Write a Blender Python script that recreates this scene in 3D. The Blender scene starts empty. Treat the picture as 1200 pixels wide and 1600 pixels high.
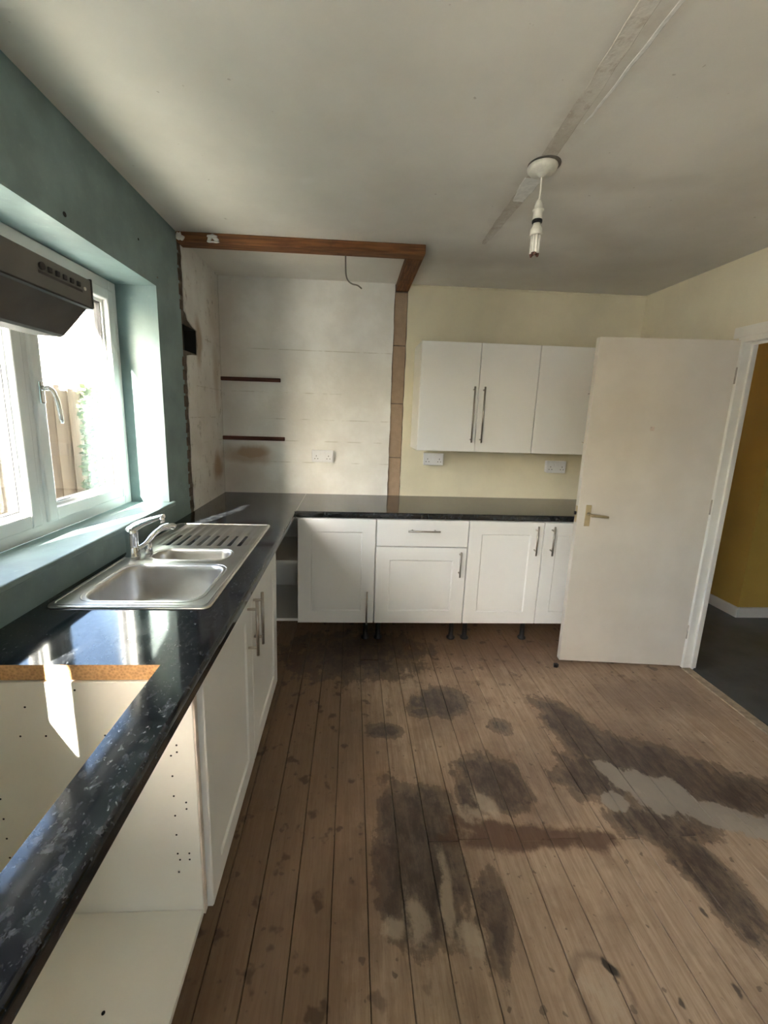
import bpy, bmesh, math, random
from mathutils import Vector, Matrix
random.seed(7)
PI = math.pi
C = bpy.context.scene.collection
SC = bpy.context.scene

# ------------------------------------------------------------------ camera
cam_d = bpy.data.cameras.new('camera'); cam = bpy.data.objects.new('camera', cam_d); C.objects.link(cam)
SC.camera = cam
cam_d.sensor_fit = 'HORIZONTAL'; cam_d.sensor_width = 36.0
cam_d.lens = 642.2222 / 1200 * 36
cam_d.shift_x = (600 - 582.4523) / 1200
cam_d.shift_y = (769.9761 - 800) / 1200
cam_d.clip_start = 0.02; cam_d.clip_end = 500
_r = Vector((0.9983307, -0.04857445, 0.03124624)); _u = Vector((-0.02167886, 0.1862934, 0.98225496)); _f = Vector((0.05353346, 0.98129266, -0.18492938))
cam.matrix_world = Matrix(((_r.x, _u.x, -_f.x, .9514), (_r.y, _u.y, -_f.y, 0), (_r.z, _u.z, -_f.z, 1.5155), (0, 0, 0, 1)))

# ------------------------------------------------------------------ world, sun, exposure
SC.view_settings.view_transform = 'Standard'; SC.view_settings.look = 'None'
SC.view_settings.gamma = 1.0; SC.view_settings.use_curve_mapping = False
SC.view_settings.exposure = 3.4
SC.cycles.blur_glossy = 0.0; SC.cycles.sample_clamp_indirect = 8.0
world = bpy.data.worlds.new('sky'); SC.world = world; world.use_nodes = True
wt = world.node_tree; wt.nodes.clear()
wo = wt.nodes.new('ShaderNodeOutputWorld'); wb = wt.nodes.new('ShaderNodeBackground'); ws = wt.nodes.new('ShaderNodeTexSky')
ws.sky_type = 'NISHITA'; ws.sun_disc = False; ws.sun_elevation = math.radians(33); ws.sun_rotation = math.radians(200)
ws.air_density = 1.0; ws.dust_density = 4.0; ws.ozone_density = 1.0
whs = wt.nodes.new('ShaderNodeHueSaturation'); whs.inputs['Saturation'].default_value = 0.95
wt.links.new(ws.outputs[0], whs.inputs['Color']); wt.links.new(whs.outputs[0], wb.inputs[0]); wb.inputs[1].default_value = 0.30
wt.links.new(wb.outputs[0], wo.inputs[0])
SUN_DIR = Vector((0.347, 0.938, -0.65)).normalized()
sd = bpy.data.lights.new('sun', 'SUN'); sd.energy = 22.0; sd.angle = math.radians(0.53); sd.color = (1.0, .93, .82)
sun = bpy.data.objects.new('sun', sd); C.objects.link(sun); sun.rotation_euler = SUN_DIR.to_track_quat('-Z', 'Y').to_euler(); sun.location = (-6, -12, 12)

W, D, H = 3.08, 3.12, 2.4356

def portal(name, loc, rot, sx, sy):
    l = bpy.data.lights.new(name, 'AREA'); l.shape = 'RECTANGLE'; l.size = sx; l.size_y = sy; l.cycles.is_portal = True
    o = bpy.data.objects.new(name, l); C.objects.link(o); o.location = loc; o.rotation_euler = rot
portal('portal_left', (-.30, 1.56, 1.56), (0, -PI/2, 0), 1.1, 1.25)
portal('portal_left_near', (-.30, -.585, 1.55), (0, -PI/2, 0), 1.1, 1.73)
portal('portal_near', (1.60, -1.70, 1.05), (PI/2, 0, 0), .9, 2.1)
portal('portal_hall', (4.3, -.70, 1.05), (PI/2, 0, 0), .8, 2.0)

# ------------------------------------------------------------------ node helpers
class NT:
    def __init__(s, name):
        s.m = bpy.data.materials.new(name); s.m.use_nodes = True; s.t = s.m.node_tree
        s.b = s.t.nodes['Principled BSDF']; s.o = s.t.nodes['Material Output']
    def n(s, typ, **kw):
        x = s.t.nodes.new(typ)
        for k, v in kw.items(): setattr(x, k, v)
        return x
    def l(s, a, b): s.t.links.new(a, b)
    def put(s, sock, v):
        if hasattr(v, 'is_output'): s.l(v, sock)
        else:
            if isinstance(v, tuple) and len(v) == 3 and sock.type == 'RGBA': v = v + (1,)
            sock.default_value = v
    def pos(s): return s.n('ShaderNodeNewGeometry').outputs['Position']
    def objc(s): return s.n('ShaderNodeTexCoord').outputs['Object']
    def noise(s, vec, scale, detail=4, rough=.55, sc3=None, dist=0):
        if sc3:
            mp = s.n('ShaderNodeMapping'); s.l(vec, mp.inputs[0]); mp.inputs['Scale'].default_value = sc3; vec = mp.outputs[0]
        x = s.n('ShaderNodeTexNoise'); s.l(vec, x.inputs['Vector']); x.inputs['Scale'].default_value = scale
        x.inputs['Detail'].default_value = detail; x.inputs['Roughness'].default_value = rough; x.inputs['Distortion'].default_value = dist
        return x.outputs['Fac']
    def ramp(s, v, lo, hi, a=0., b=1.):
        x = s.n('ShaderNodeMapRange'); x.interpolation_type = 'SMOOTHSTEP'
        s.put(x.inputs[0], v); x.inputs[1].default_value = lo; x.inputs[2].default_value = hi; x.inputs[3].default_value = a; x.inputs[4].default_value = b
        return x.outputs[0]
    def math(s, op, a, b=0.):
        x = s.n('ShaderNodeMath', operation=op); s.put(x.inputs[0], a); s.put(x.inputs[1], b); return x.outputs[0]
    def mix(s, f, a, b, blend='MIX'):
        x = s.n('ShaderNodeMix', data_type='RGBA', blend_type=blend); s.put(x.inputs[0], f); s.put(x.inputs[6], a); s.put(x.inputs[7], b); return x.outputs[2]
    def warp(s, vec, scale, amp):
        x = s.n('ShaderNodeTexNoise'); s.l(vec, x.inputs['Vector']); x.inputs['Scale'].default_value = scale; x.inputs['Detail'].default_value = 5
        a = s.n('ShaderNodeVectorMath', operation='SUBTRACT'); s.l(x.outputs['Color'], a.inputs[0]); a.inputs[1].default_value = (.5, .5, .5)
        b = s.n('ShaderNodeVectorMath', operation='SCALE'); s.l(a.outputs[0], b.inputs[0]); b.inputs[3].default_value = amp
        c = s.n('ShaderNodeVectorMath', operation='ADD'); s.l(vec, c.inputs[0]); s.l(b.outputs[0], c.inputs[1]); return c.outputs[0]
    def blob(s, vec, c, r, rot=0, soft=.35, k=1., axis=2):
        mp = s.n('ShaderNodeMapping', vector_type='TEXTURE'); s.l(vec, mp.inputs[0]); mp.inputs['Location'].default_value = c
        rr = [0, 0, 0]; rr[axis] = rot; mp.inputs['Rotation'].default_value = rr; mp.inputs['Scale'].default_value = r
        ln = s.n('ShaderNodeVectorMath', operation='LENGTH'); s.l(mp.outputs[0], ln.inputs[0])
        return s.ramp(ln.outputs['Value'], 1 + soft, 1 - soft, 0., k)
    def blobs(s, vec, lst, axis=2):
        m = None
        for e in lst:
            b = s.blob(vec, *e, axis=axis); m = b if m is None else s.math('MAXIMUM', m, b)
        return m
    def bump(s, h, strength, dist=.01):
        x = s.n('ShaderNodeBump'); s.l(h, x.inputs['Height']); x.inputs['Strength'].default_value = strength; x.inputs['Distance'].default_value = dist
        s.l(x.outputs[0], s.b.inputs['Normal'])
    def fin(s, col, rough=.5, metal=0., **kw):
        s.put(s.b.inputs['Base Color'], col); s.put(s.b.inputs['Roughness'], rough); s.b.inputs['Metallic'].default_value = metal
        for k, v in kw.items(): s.put(s.b.inputs[k], v)
        return s.m

def simple(name, col, rough=.5, metal=0., var=.12, scale=6., bump=0., bscale=60., **kw):
    t = NT(name); p = t.pos(); f = t.noise(p, scale, 5)
    c2 = tuple(max(0, c * (1 - var)) for c in col); c1 = tuple(min(1, c * (1 + var * .5)) for c in col)
    if bump: t.bump(t.noise(p, bscale, 4), bump, .004)
    return t.fin(t.mix(t.ramp(f, .3, .7), c2, c1), rough, metal, **kw)

# ------------------------------------------------------------------ materials
M = {}
def m_blue():
    t = NT('blue_wall_paint'); p = t.pos(); n = t.noise(p, 5, 6); n2 = t.noise(p, 40, 3)
    c = t.mix(t.ramp(n, .35, .7), (.185, .255, .255), (.235, .325, .33)); c = t.mix(t.ramp(n2, .62, .75, 0, .25), c, (.34, .40, .40))
    t.bump(n2, .25, .003); return t.fin(c, .55)
M['blue'] = m_blue()
def m_ceiling():
    t = NT('ceiling_paint'); p = t.pos(); w = t.warp(p, 3.5, .25)
    n = t.noise(p, 1.6, 5); n2 = t.noise(p, 14, 5)
    c = t.mix(t.ramp(n, .35, .68), (.64, .615, .56), (.74, .715, .66))
    st = t.blobs(w, [((1.62, 2.55, H), (.5, .16, 1), 0, .8, .35), ((2.1, 2.2, H), (.5, .12, 1), .5, .9, .30), ((2.6, 2.7, H), (.5, .3, 1), 0, .8, .3),
                     ((.15, 2.2, H), (.12, .5, 1), 0, .8, .25), ((2.7, 1.4, H), (.35, .6, 1), 0, .8, .3), ((1.95, 1.75, H), (.35, .05, 1), -.1, .9, .25)])
    c = t.mix(st, c, (.36, .32, .26)); wb_ = t.warp(p, 12, .03)
    bd = t.blobs(wb_, [((1.62, 1.2, H), (.06, .75, 1), 0, .6, .4), ((1.635, 2.05, H), (.05, .40, 1), 0, .7, .35)]); bd = t.math('MULTIPLY', bd, t.ramp(n2, .35, .6, .4, 1)); c = t.mix(bd, c, (.42, .37, .31))
    wh = t.blobs(w, [((.85, .95, H), (.22, .1, 1), .4, .4, .5), ((.75, 1.9, H), (.04, .03, 1), 0, .6, .5), ((2.1, 1.55, H), (.25, .1, 1), 0, .7, .25)])
    c = t.mix(wh, c, (.74, .72, .67))
    sp = t.ramp(t.noise(p, 30, 2), .74, .78, 0, .5); c = t.mix(sp, c, (.30, .26, .2))
    t.bump(n2, .25, .006); return t.fin(c, .8)
M['ceiling'] = m_ceiling()
def m_chase():
    t = NT('bare_plaster_chase'); p = t.pos(); n = t.noise(p, 9, 6, sc3=(1, .25, 1)); n2 = t.noise(p, 30, 5)
    c = t.mix(t.ramp(n, .4, .62), (.47, .435, .375), (.62, .59, .53)); c = t.mix(t.ramp(n2, .50, .62, 0, .55), c, (.40, .33, .27)); c = t.mix(t.ramp(t.noise(p, 60, 4), .58, .70, 0, .5), c, (.70, .68, .62))
    t.bump(n2, .6, .006); return t.fin(c, .9)
M['chase'] = m_chase()
M['patch'] = simple('white_filler_patch', (.72, .71, .68), .9, var=.12, scale=30, bump=.5)
def m_oldwhite():
    t = NT('old_white_larder_paint'); p = t.pos(); w = t.warp(p, 6, .12); n = t.noise(p, 4, 6); n2 = t.noise(p, 35, 5)
    c = t.mix(t.ramp(n, .35, .7), (.70, .68, .64), (.80, .79, .76))
    z = t.n('ShaderNodeSeparateXYZ'); t.l(p, z.inputs[0])
    br = t.blobs(w, [((.16, 3.12, 1.2), (.17, .5, .07), 0, .6, .75), ((.10, 3.12, 1.02), (.16, .5, .16), 0, .8, .4), ((0, 2.98, 1.12), (.3, .10, .11), 0, .7, .95), ((.20, 3.12, 1.22), (.13, .4, .05), 0, .5, .9), ((0, 2.70, 1.92), (.3, .05, .12), 0, .6, .75), ((0, 3.02, 1.75), (.3, .06, .25), 0, .9, .55), ((0, 2.62, 1.3), (.3, .10, .10), 0, .9, .35),
                     ((0, 2.8, 1.4), (.3, .25, .3), 0, .9, .25), ((.05, 3.1, 1.9), (.12, .12, .5), 0, .9, .35), ((0, 3.0, 2.2), (.2, .12, .2), 0, .8, .35), ((.47, 3.12, 1.6), (.09, .4, .2), 0, .9, .18)], axis=0)
    c = t.mix(br, c, (.36, .24, .14))
    ln = None
    for q in (1.31, 1.47, 1.66, 1.96, 1.15):
        d = t.math('ABSOLUTE', t.math('SUBTRACT', z.outputs[2], q)); m = t.ramp(d, .006, .001, 0, .5); ln = m if ln is None else t.math('MAXIMUM', ln, m)
    brk = t.ramp(t.noise(p, 7, 3), .45, .6); c = t.mix(t.math('MULTIPLY', ln, brk), c, (.40, .36, .28))
    sm = t.math('MULTIPLY', t.ramp(t.noise(p, 16, 5, .7, (1, 1, .6)), .56, .70, 0, .75), t.ramp(z.outputs[0], .03, .0))
    c = t.mix(sm, c, (.22, .18, .14))
    t.bump(n2, .4, .004); return t.fin(c, .75)
M['oldwhite'] = m_oldwhite()
M['cream'] = simple('cream_wall_paint', (.69, .635, .475), .6, var=.07, scale=3, bump=.12, bscale=90)
M['yellow'] = simple('mustard_hall_paint', (.52, .345, .075), .7, var=.08, scale=3)
M['block'] = simple('bare_brown_block', (.37, .265, .18), .9, var=.10, scale=25, bump=.5, bscale=120)
M['brickdark'] = simple('sooty_brick', (.12, .085, .065), .95, var=.4, scale=22, bump=.8, bscale=50)
M['mortar'] = simple('rough_mortar', (.17, .13, .10), .95, var=.35, scale=30, bump=.8)
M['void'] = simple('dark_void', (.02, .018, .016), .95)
def m_timber(name, a, b, sc3=(2, 30, 30)):
    t = NT(name); p = t.pos(); n = t.noise(p, 3, 5, sc3=sc3); n2 = t.noise(p, 9, 3)
    c = t.mix(t.ramp(n, .35, .65), a, b); c = t.mix(t.ramp(n2, .55, .75, 0, .5), c, tuple(x * .5 for x in a)); t.bump(n, .4, .004); return t.fin(c, .7)
M['timber'] = m_timber('bare_red_timber', (.125, .045, .014), (.25, .105, .034))
M['timber_y'] = m_timber('bare_red_timber_across', (.115, .042, .014), (.23, .095, .031), (30, 2, 30))
M['batten'] = m_timber('dark_stained_batten', (.06, .018, .01), (.13, .04, .02))
def m_laminate():
    t = NT('black_marbled_laminate'); p = t.pos(); w = t.warp(p, 14, .05)
    n = t.noise(w, 42, 8, .72, (1, .7, 1)); n2 = t.noise(w, 150, 4, .6, (1, .6, 1)); big = t.noise(p, 5, 3)
    c = t.mix(t.ramp(n, .46, .74), (.006, .007, .009), (.055, .060, .066)); f = t.math('MULTIPLY', t.ramp(n2, .60, .74), t.ramp(big, .38, .60, .25, 1.))
    c = t.mix(f, c, (.20, .215, .23)); f2 = t.math('MULTIPLY', t.ramp(n, .66, .78), t.ramp(big, .42, .6)); c = t.mix(f2, c, (.22, .235, .25))
    r = t.ramp(t.noise(p, 10, 4), .4, .7, .07, .12)
    return t.fin(c, r, 0., **{'Specular IOR Level': .68})
M['laminate'] = m_laminate()
def m_chip():
    t = NT('chipboard_core'); p = t.pos(); v = t.n('ShaderNodeTexVoronoi'); t.l(p, v.inputs[0]); v.inputs['Scale'].default_value = 150
    n = t.noise(p, 60, 4); c = t.mix(n, t.mix(v.outputs['Distance'], (.16, .07, .025), (.80, .48, .22)), (.62, .36, .16)); t.bump(v.outputs['Distance'], .5, .002); return t.fin(c, .9)
M['chip'] = m_chip()
M['melamine'] = simple('white_melamine', (.84, .81, .735), .28, var=.04, scale=3)
M['cabdoor'] = simple('white_cabinet_foil', (.83, .825, .80), .34, var=.03, scale=2)
M['rawedge'] = simple('pinkish_raw_edge', (.66, .56, .48), .7, var=.2, scale=18)
M['pvc'] = simple('white_upvc', (.82, .83, .83), .25, var=.03)
M['gasket'] = simple('black_gasket', (.02, .02, .022), .6)
def m_glass():
    t = NT('window_glass'); tr = t.n('ShaderNodeBsdfTransparent'); gl = t.n('ShaderNodeBsdfGlossy'); gl.inputs['Roughness'].default_value = .0
    tr.inputs[0].default_value = (.98, .99, .985, 1); fr = t.n('ShaderNodeFresnel'); bf = t.n('ShaderNodeNewGeometry').outputs['Backfacing']; t.l(t.ramp(bf, 0, 1, 1.5, 1 / 1.5), fr.inputs[0]); mx = t.n('ShaderNodeMixShader')
    t.l(fr.outputs[0], mx.inputs[0]); t.l(tr.outputs[0], mx.inputs[1]); t.l(gl.outputs[0], mx.inputs[2]); t.l(mx.outputs[0], t.o.inputs[0]); return t.m
M['glass'] = m_glass()
def m_steel():
    t = NT('brushed_stainless_steel'); p = t.pos(); n = t.noise(p, 60, 3, sc3=(1, 12, 12)); n2 = t.noise(p, 9, 4)
    return t.fin(t.mix(t.ramp(n2, .4, .7), (.64, .62, .59), (.56, .53, .49)), t.ramp(n, .3, .7, .30, .36), 1.)
M['steel'] = m_steel()
M['chrome'] = simple('chrome', (.86, .87, .88), .07, 1., var=.03)
M['nickel'] = simple('brushed_nickel', (.46, .42, .37), .30, 1., var=.08, scale=40)
M['hood'] = simple('grey_hood_metal', (.17, .165, .155), .45, .3, var=.08, scale=12)
M['hood_dark'] = simple('dark_hood_plastic', (.035, .033, .032), .5)
M['hood_filter'] = simple('greasy_hood_underside', (.13, .122, .11), .5, .2, var=.2, scale=10)
M['black'] = simple('black_plastic', (.006, .006, .0065), .45)
M['whiteplastic'] = simple('white_socket_plastic', (.72, .72, .74), .3, var=.03)
def m_door():
    t = NT('painted_flush_door'); p = t.objc(); n = t.noise(p, 3, 4); c = t.mix(t.ramp(n, .35, .7), (.60, .55, .475), (.655, .605, .53))
    n2 = t.noise(p, 24, 5); c = t.mix(t.ramp(n2, .68, .78, 0, .25), c, (.5, .43, .36)); t.bump(t.noise(p, 80, 3), .06, .002); return t.fin(c, .38)
M['door'] = m_door()
M['gloss'] = simple('white_gloss_woodwork', (.74, .72, .66), .4, var=.06)
M['brass'] = simple('pale_brass', (.52, .42, .25), .32, .6, var=.1, scale=30)
M['grime'] = simple('grime_mark', (.58, .47, .40), .7, var=.2, scale=60)
M['whitegloss'] = simple('aged_white_fitting', (.68, .66, .58), .4, var=.12, scale=40)
M['tube'] = simple('fluorescent_tube_glass', (.86, .83, .76), .3, var=.08, scale=30)
M['scorch'] = simple('brown_scorched_tip', (.16, .06, .04), .6)
M['cable'] = simple('grey_cable_sheath', (.17, .15, .13), .6)
def m_floor():
    t = NT('worn_pine_floorboard'); p = t.pos(); oi = t.n('ShaderNodeObjectInfo').outputs['Random']
    off = t.n('ShaderNodeVectorMath', operation='ADD'); cx = t.n('ShaderNodeCombineXYZ'); t.l(t.math('MULTIPLY', oi, 37.), cx.inputs[1]); t.l(p, off.inputs[0]); t.l(cx.outputs[0], off.inputs[1])
    g = t.noise(off.outputs[0], 9, 6, .6, (7, .45, 1), .6); fine = t.noise(off.outputs[0], 45, 5, .65, (4, .4, 1)); bl = t.noise(p, 5.5, 6, .62)
    c = t.mix(t.ramp(g, .28, .72), (.37, .255, .165), (.54, .40, .275)); c = t.mix(t.ramp(fine, .46, .76, 0, .58), c, (.25, .15, .085))
    c = t.mix(t.math('MULTIPLY', oi, .25), c, (.30, .20, .13)); c = t.mix(t.ramp(bl, .50, .66, 0, .35), c, (.22, .135, .08))
    def org(v, k, sc=9., lo=.40, hi=.58):      # soft blob field + noise, cut to an organic edge
        nz = t.math('ADD', t.math('MULTIPLY', t.noise(p, sc, 9, .70), .62), t.math('MULTIPLY', t.noise(off.outputs[0], sc * .9, 6, .66, (2.4, .55, 1)), .38)); return t.ramp(t.math('ADD', v, t.math('MULTIPLY', t.math('SUBTRACT', nz, .5), k)), lo, hi)
    # old varnish plus painted shade along the units and towards the far cabinets
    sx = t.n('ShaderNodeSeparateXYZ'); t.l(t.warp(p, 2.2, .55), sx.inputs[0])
    varn_shade = t.math('MAXIMUM', t.ramp(sx.outputs[0], 1.40, .70), t.ramp(sx.outputs[1], 1.7, 2.7, 0, .8))
    c = t.mix(t.math('MULTIPLY', org(varn_shade, 1.0, 5., .2, .75), .68), c, (.125, .064, .030))
    sp = t.math('MULTIPLY', t.ramp(t.noise(p, 13, 3, .5), .60, .68), t.ramp(varn_shade, 0, .7, .12, .75)); c = t.mix(sp, c, (.062, .034, .02))
    sp = t.math('MULTIPLY', t.ramp(t.noise(p, 34, 2, .4), .68, .74), .6); c = t.mix(sp, c, (.07, .042, .028))
    w = t.warp(p, 5, .10); w2 = t.warp(p, 16, .05); S = 1.
    damp = t.blobs(w, [((1.46, 1.96, 0), (.14, .10, 1), 0, S), ((1.57, 1.47, 0), (.14, .13, 1), 0, S), ((1.48, 1.42, 0), (.07, .10, 1), 0, S),
        ((1.21, 1.18, 0), (.13, .25, 1), .12, S), ((1.20, 1.02, 0), (.11, .10, 1), 0, S), ((1.30, 1.34, 0), (.10, .12, 1), 0, S, .8), ((1.42, .98, 0), (.05, .15, 1), -.2, S, .75),
        ((2.10, 1.74, 0), (.11, .25, 1), .35, S), ((2.38, 1.50, 0), (.36, .15, 1), -.45, S, 1.), ((2.03, 1.48, 0), (.14, .13, 1), 0, S), ((2.2, 1.28, 0), (.22, .10, 1), 0, S, .9),
        ((2.21, 1.06, 0), (.085, .20, 1), .25, S), ((2.66, 1.36, 0), (.28, .12, 1), -.2, S, .95), ((1.15, 1.75, 0), (.09, .06, 1), 0, S, .8), ((1.72, 1.78, 0), (.07, .06, 1), 0, S, .7),
        ((1.00, 2.42, 0), (.5, .28, 1), 0, S, .75), ((1.36, 1.88, 0), (.08, .04, 1), 0, S, .8)])
    thin = t.blobs(w, [((2.62, 2.0, 0), (.45, .20, 1), 0, S, .8), ((2.0, 2.4, 0), (.7, .25, 1), 0, S, .6), ((1.72, 1.48, 0), (.30, .28, 1), 0, S, .7), ((2.3, 1.6, 0), (.5, .35, 1), -.3, S, .75), ((1.28, 1.15, 0), (.28, .45, 1), 0, S, .7), ((1.5, 1.9, 0), (.3, .25, 1), 0, S, .6)])
    c = t.mix(t.math('MULTIPLY', org(thin, 1.3, 7., .22, .8), .52), c, (.135, .085, .062))
    dm = org(damp, 1.75, 10., .36, .66); inner = t.ramp(t.noise(off.outputs[0], 14, 7, .7, (1.6, .7, 1)), .28, .66, .55, .97)
    c = t.mix(t.math('MULTIPLY', dm, inner), c, (.052, .036, .029))
    rim = t.math('MULTIPLY', t.math('SUBTRACT', org(damp, 1.5, 10., .33, .41), org(damp, 1.5, 10., .44, .58)), .45); c = t.mix(rim, c, (.045, .026, .018))
    red = t.blobs(w2, [((1.62, 1.225, 0), (.30, .045, 1), 0, S), ((1.87, 1.215, 0), (.10, .04, 1), 0, S), ((1.47, 1.27, 0), (.16, .04, 1), -.3, S, .8)])
    c = t.mix(t.math('MULTIPLY', org(red, 1.6, 14., .28, .7), .8), c, (.085, .036, .020))
    gry = t.blobs(w, [((2.26, 1.40, 0), (.16, .10, 1), -.4, S), ((2.44, 1.30, 0), (.13, .06, 1), -.3, S), ((2.13, 1.47, 0), (.045, .10, 1), .3, S), ((2.62, 1.23, 0), (.18, .05, 1), -.1, S, .9), ((2.05, 1.36, 0), (.05, .04, 1), 0, S)])
    c = t.mix(t.math('MULTIPLY', org(gry, 2.0, 12., .40, .56), .80), c, (.34, .29, .235))
    pal = t.blobs(w2, [((1.185, .985, 0), (.045, .065, 1), .2, S), ((1.115, .965, 0), (.032, .032, 1), 0, S), ((1.29, 1.05, 0), (.022, .13, 1), -.1, S), ((1.34, .935, 0), (.04, .045, 1), .5, S),
        ((1.52, 1.355, 0), (.04, .07, 1), .5, S), ((1.46, 1.32, 0), (.06, .04, 1), 0, S, .9), ((1.66, .80, 0), (.06, .08, 1), 0, S, .8)])
    c = t.mix(t.math('MULTIPLY', org(pal, 2.4, 16., .35, .85), .60), c, (.50, .40, .29))
    ro = t.blob(w2, (1.665, .80, 0), (.075, .10, 1), 0, .12); ri = t.blob(w2, (1.665, .80, 0), (.064, .085, 1), 0, .12)
    c = t.mix(t.math('MULTIPLY', t.math('SUBTRACT', ro, ri), .55), c, (.12, .075, .05))
    kn = t.blobs(w2, [((1.713, .859, 0), (.010, .026, 1), .4, .3, .95), ((2.04, .80, 0), (.008, .016, 1), 0, .4, .8), ((2.1, .98, 0), (.008, .018, 1), .3, .4, .8), ((1.86, .78, 0), (.006, .012, 1), 0, .4, .8)])
    c = t.mix(kn, c, (.02, .014, .01))
    t.bump(g, .15, .003); return t.fin(c, t.ramp(dm, 0, 1, .55, .40))
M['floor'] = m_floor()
M['subfloor'] = simple('dark_underfloor', (.025, .016, .01), .95)
M['vinyl'] = simple('dark_grey_hall_vinyl', (.10, .105, .10), .4, var=.3, scale=5)
M['strip'] = simple('worn_threshold_wood', (.42, .33, .22), .6, var=.3, scale=30)
M['paving'] = simple('pale_bounce_paving', (.46, .44, .40), .9, var=.2, scale=4, bump=.3)
def m_fence():
    t = NT('weathered_fence_board'); p = t.pos(); oi = t.n('ShaderNodeObjectInfo').outputs['Random']; n = t.noise(p, 6, 5, sc3=(10, 10, .6))
    c = t.mix(t.ramp(n, .3, .7), (.03, .02, .010), (.105, .07, .036)); c = t.mix(t.math('MULTIPLY', oi, .6), c, (.125, .095, .06)); return t.fin(c, .85)
M['fence'] = m_fence()
M['leaf'] = simple('ivy_leaf', (.045, .07, .02), .6, var=.5, scale=12)
M['render'] = simple('white_render', (.86, .85, .82), .9, var=.05, bump=.3)
M['housebrick'] = simple('pale_house_wall', (.62, .58, .52), .9, var=.1)

# ------------------------------------------------------------------ mesh helpers
def BM(): return bmesh.new()
def box(bm, x0, x1, y0, y1, z0, z1, bev=0., seg=1, mi=0):
    t = bmesh.new(); bmesh.ops.create_cube(t, size=1)
    for v in t.verts: v.co = Vector(((x0 + x1) / 2 + v.co.x * (x1 - x0), (y0 + y1) / 2 + v.co.y * (y1 - y0), (z0 + z1) / 2 + v.co.z * (z1 - z0)))
    if bev: bmesh.ops.bevel(t, geom=list(t.edges), offset=bev, segments=seg, profile=.5, affect='EDGES')
    for f in t.faces: f.material_index = mi
    merge(bm, t)
def merge(bm, t):
    me = bpy.data.meshes.new('tmp'); t.to_mesh(me); t.free(); bm.from_mesh(me); bpy.data.meshes.remove(me)
def cyl(bm, p, q, r, r2=None, seg=16, cap=True, mi=0):
    p = Vector(p); q = Vector(q); d = q - p; t = bmesh.new()
    bmesh.ops.create_cone(t, cap_ends=cap, segments=seg, radius1=r, radius2=r if r2 is None else r2, depth=d.length)
    mx = Matrix.Translation((p + q) / 2) @ d.to_track_quat('Z', 'Y').to_matrix().to_4x4()
    bmesh.ops.transform(t, matrix=mx, verts=t.verts)
    for f in t.faces: f.smooth = len(f.verts) == 4; f.material_index = mi
    merge(bm, t)
def tube(bm, pts, r, seg=10, mi=0):
    pts = [Vector(p) for p in pts]; rs = r if isinstance(r, (list, tuple)) else [r] * len(pts); rings = []; up = Vector((.13, .21, .97)).normalized()
    for i, p in enumerate(pts):
        d = (pts[min(i + 1, len(pts) - 1)] - pts[max(i - 1, 0)]).normalized(); a = d.cross(up)
        if a.length < .05: a = d.cross(Vector((1, 0, 0)))
        a.normalize(); b = a.cross(d)
        if rings: # keep twist low
            pa = (rings[-1][0].co - pts[i - 1]).normalized(); a = (pa - d * pa.dot(d)).normalized(); b = a.cross(d)
        rings.append([bm.verts.new(p + (a * math.cos(2 * PI * k / seg) + b * math.sin(2 * PI * k / seg)) * rs[i]) for k in range(seg)])
    fs = []
    for A, B in zip(rings, rings[1:]):
        for k in range(seg): fs.append(bm.faces.new((A[k], A[(k + 1) % seg], B[(k + 1) % seg], B[k])))
    for f in fs: f.smooth = True
    fs += [bm.faces.new(rings[0][::-1]), bm.faces.new(rings[-1])]
    for f in fs: f.material_index = mi
def curve_pts(ctrl, n=24):
    P = [Vector(c) for c in ctrl]; P = [2 * P[0] - P[1]] + P + [2 * P[-1] - P[-2]]; out = []
    for i in range(1, len(P) - 2):
        for k in range(n // (len(P) - 3)):
            t = k / (n // (len(P) - 3)); a, b, c, d = P[i - 1:i + 3]
            out.append(.5 * (2 * b + (c - a) * t + (2 * a - 5 * b + 4 * c - d) * t * t + (3 * b - a - 3 * c + d) * t ** 3))
    out.append(P[-2]); return out
def lathe(bm, cx, cy, prof, seg=32, mi=0):
    rings = [[bm.verts.new((cx + r * math.cos(2 * PI * k / seg), cy + r * math.sin(2 * PI * k / seg), z)) for k in range(seg)] for r, z in prof]
    for A, B in zip(rings, rings[1:]):
        for k in range(seg): f = bm.faces.new((A[k], A[(k + 1) % seg], B[(k + 1) % seg], B[k])); f.smooth = True; f.material_index = mi
    bm.faces.new(rings[0][::-1]); bm.faces.new(rings[-1])
def prism(bm, poly, axis, a, b, mi=0):
    """extrude a 2D polygon along axis (0,1,2) from a to b"""
    def P(u, v, w): return ((w, u, v), (u, w, v), (u, v, w))[axis]
    A = [bm.verts.new(P(u, v, a)) for u, v in poly]; B = [bm.verts.new(P(u, v, b)) for u, v in poly]; n = len(poly)
    fs = [bm.faces.new(A), bm.faces.new(B[::-1])] + [bm.faces.new((A[i], B[i], B[(i + 1) % n], A[(i + 1) % n])) for i in range(n)]
    for f in fs: f.material_index = mi
def rrect(x0, x1, y0, y1, r, seg=6):
    out = []
    for cx, cy, a0 in ((x1 - r, y1 - r, 0), (x0 + r, y1 - r, 90), (x0 + r, y0 + r, 180), (x1 - r, y0 + r, 270)):
        for k in range(seg + 1): a = math.radians(a0 + 90 * k / seg); out.append((cx + r * math.cos(a), cy + r * math.sin(a)))
    return out
def wloc(o):
    v = Vector((0, 0, 0))
    while o: v += o.location; o = o.parent
    return v
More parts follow.
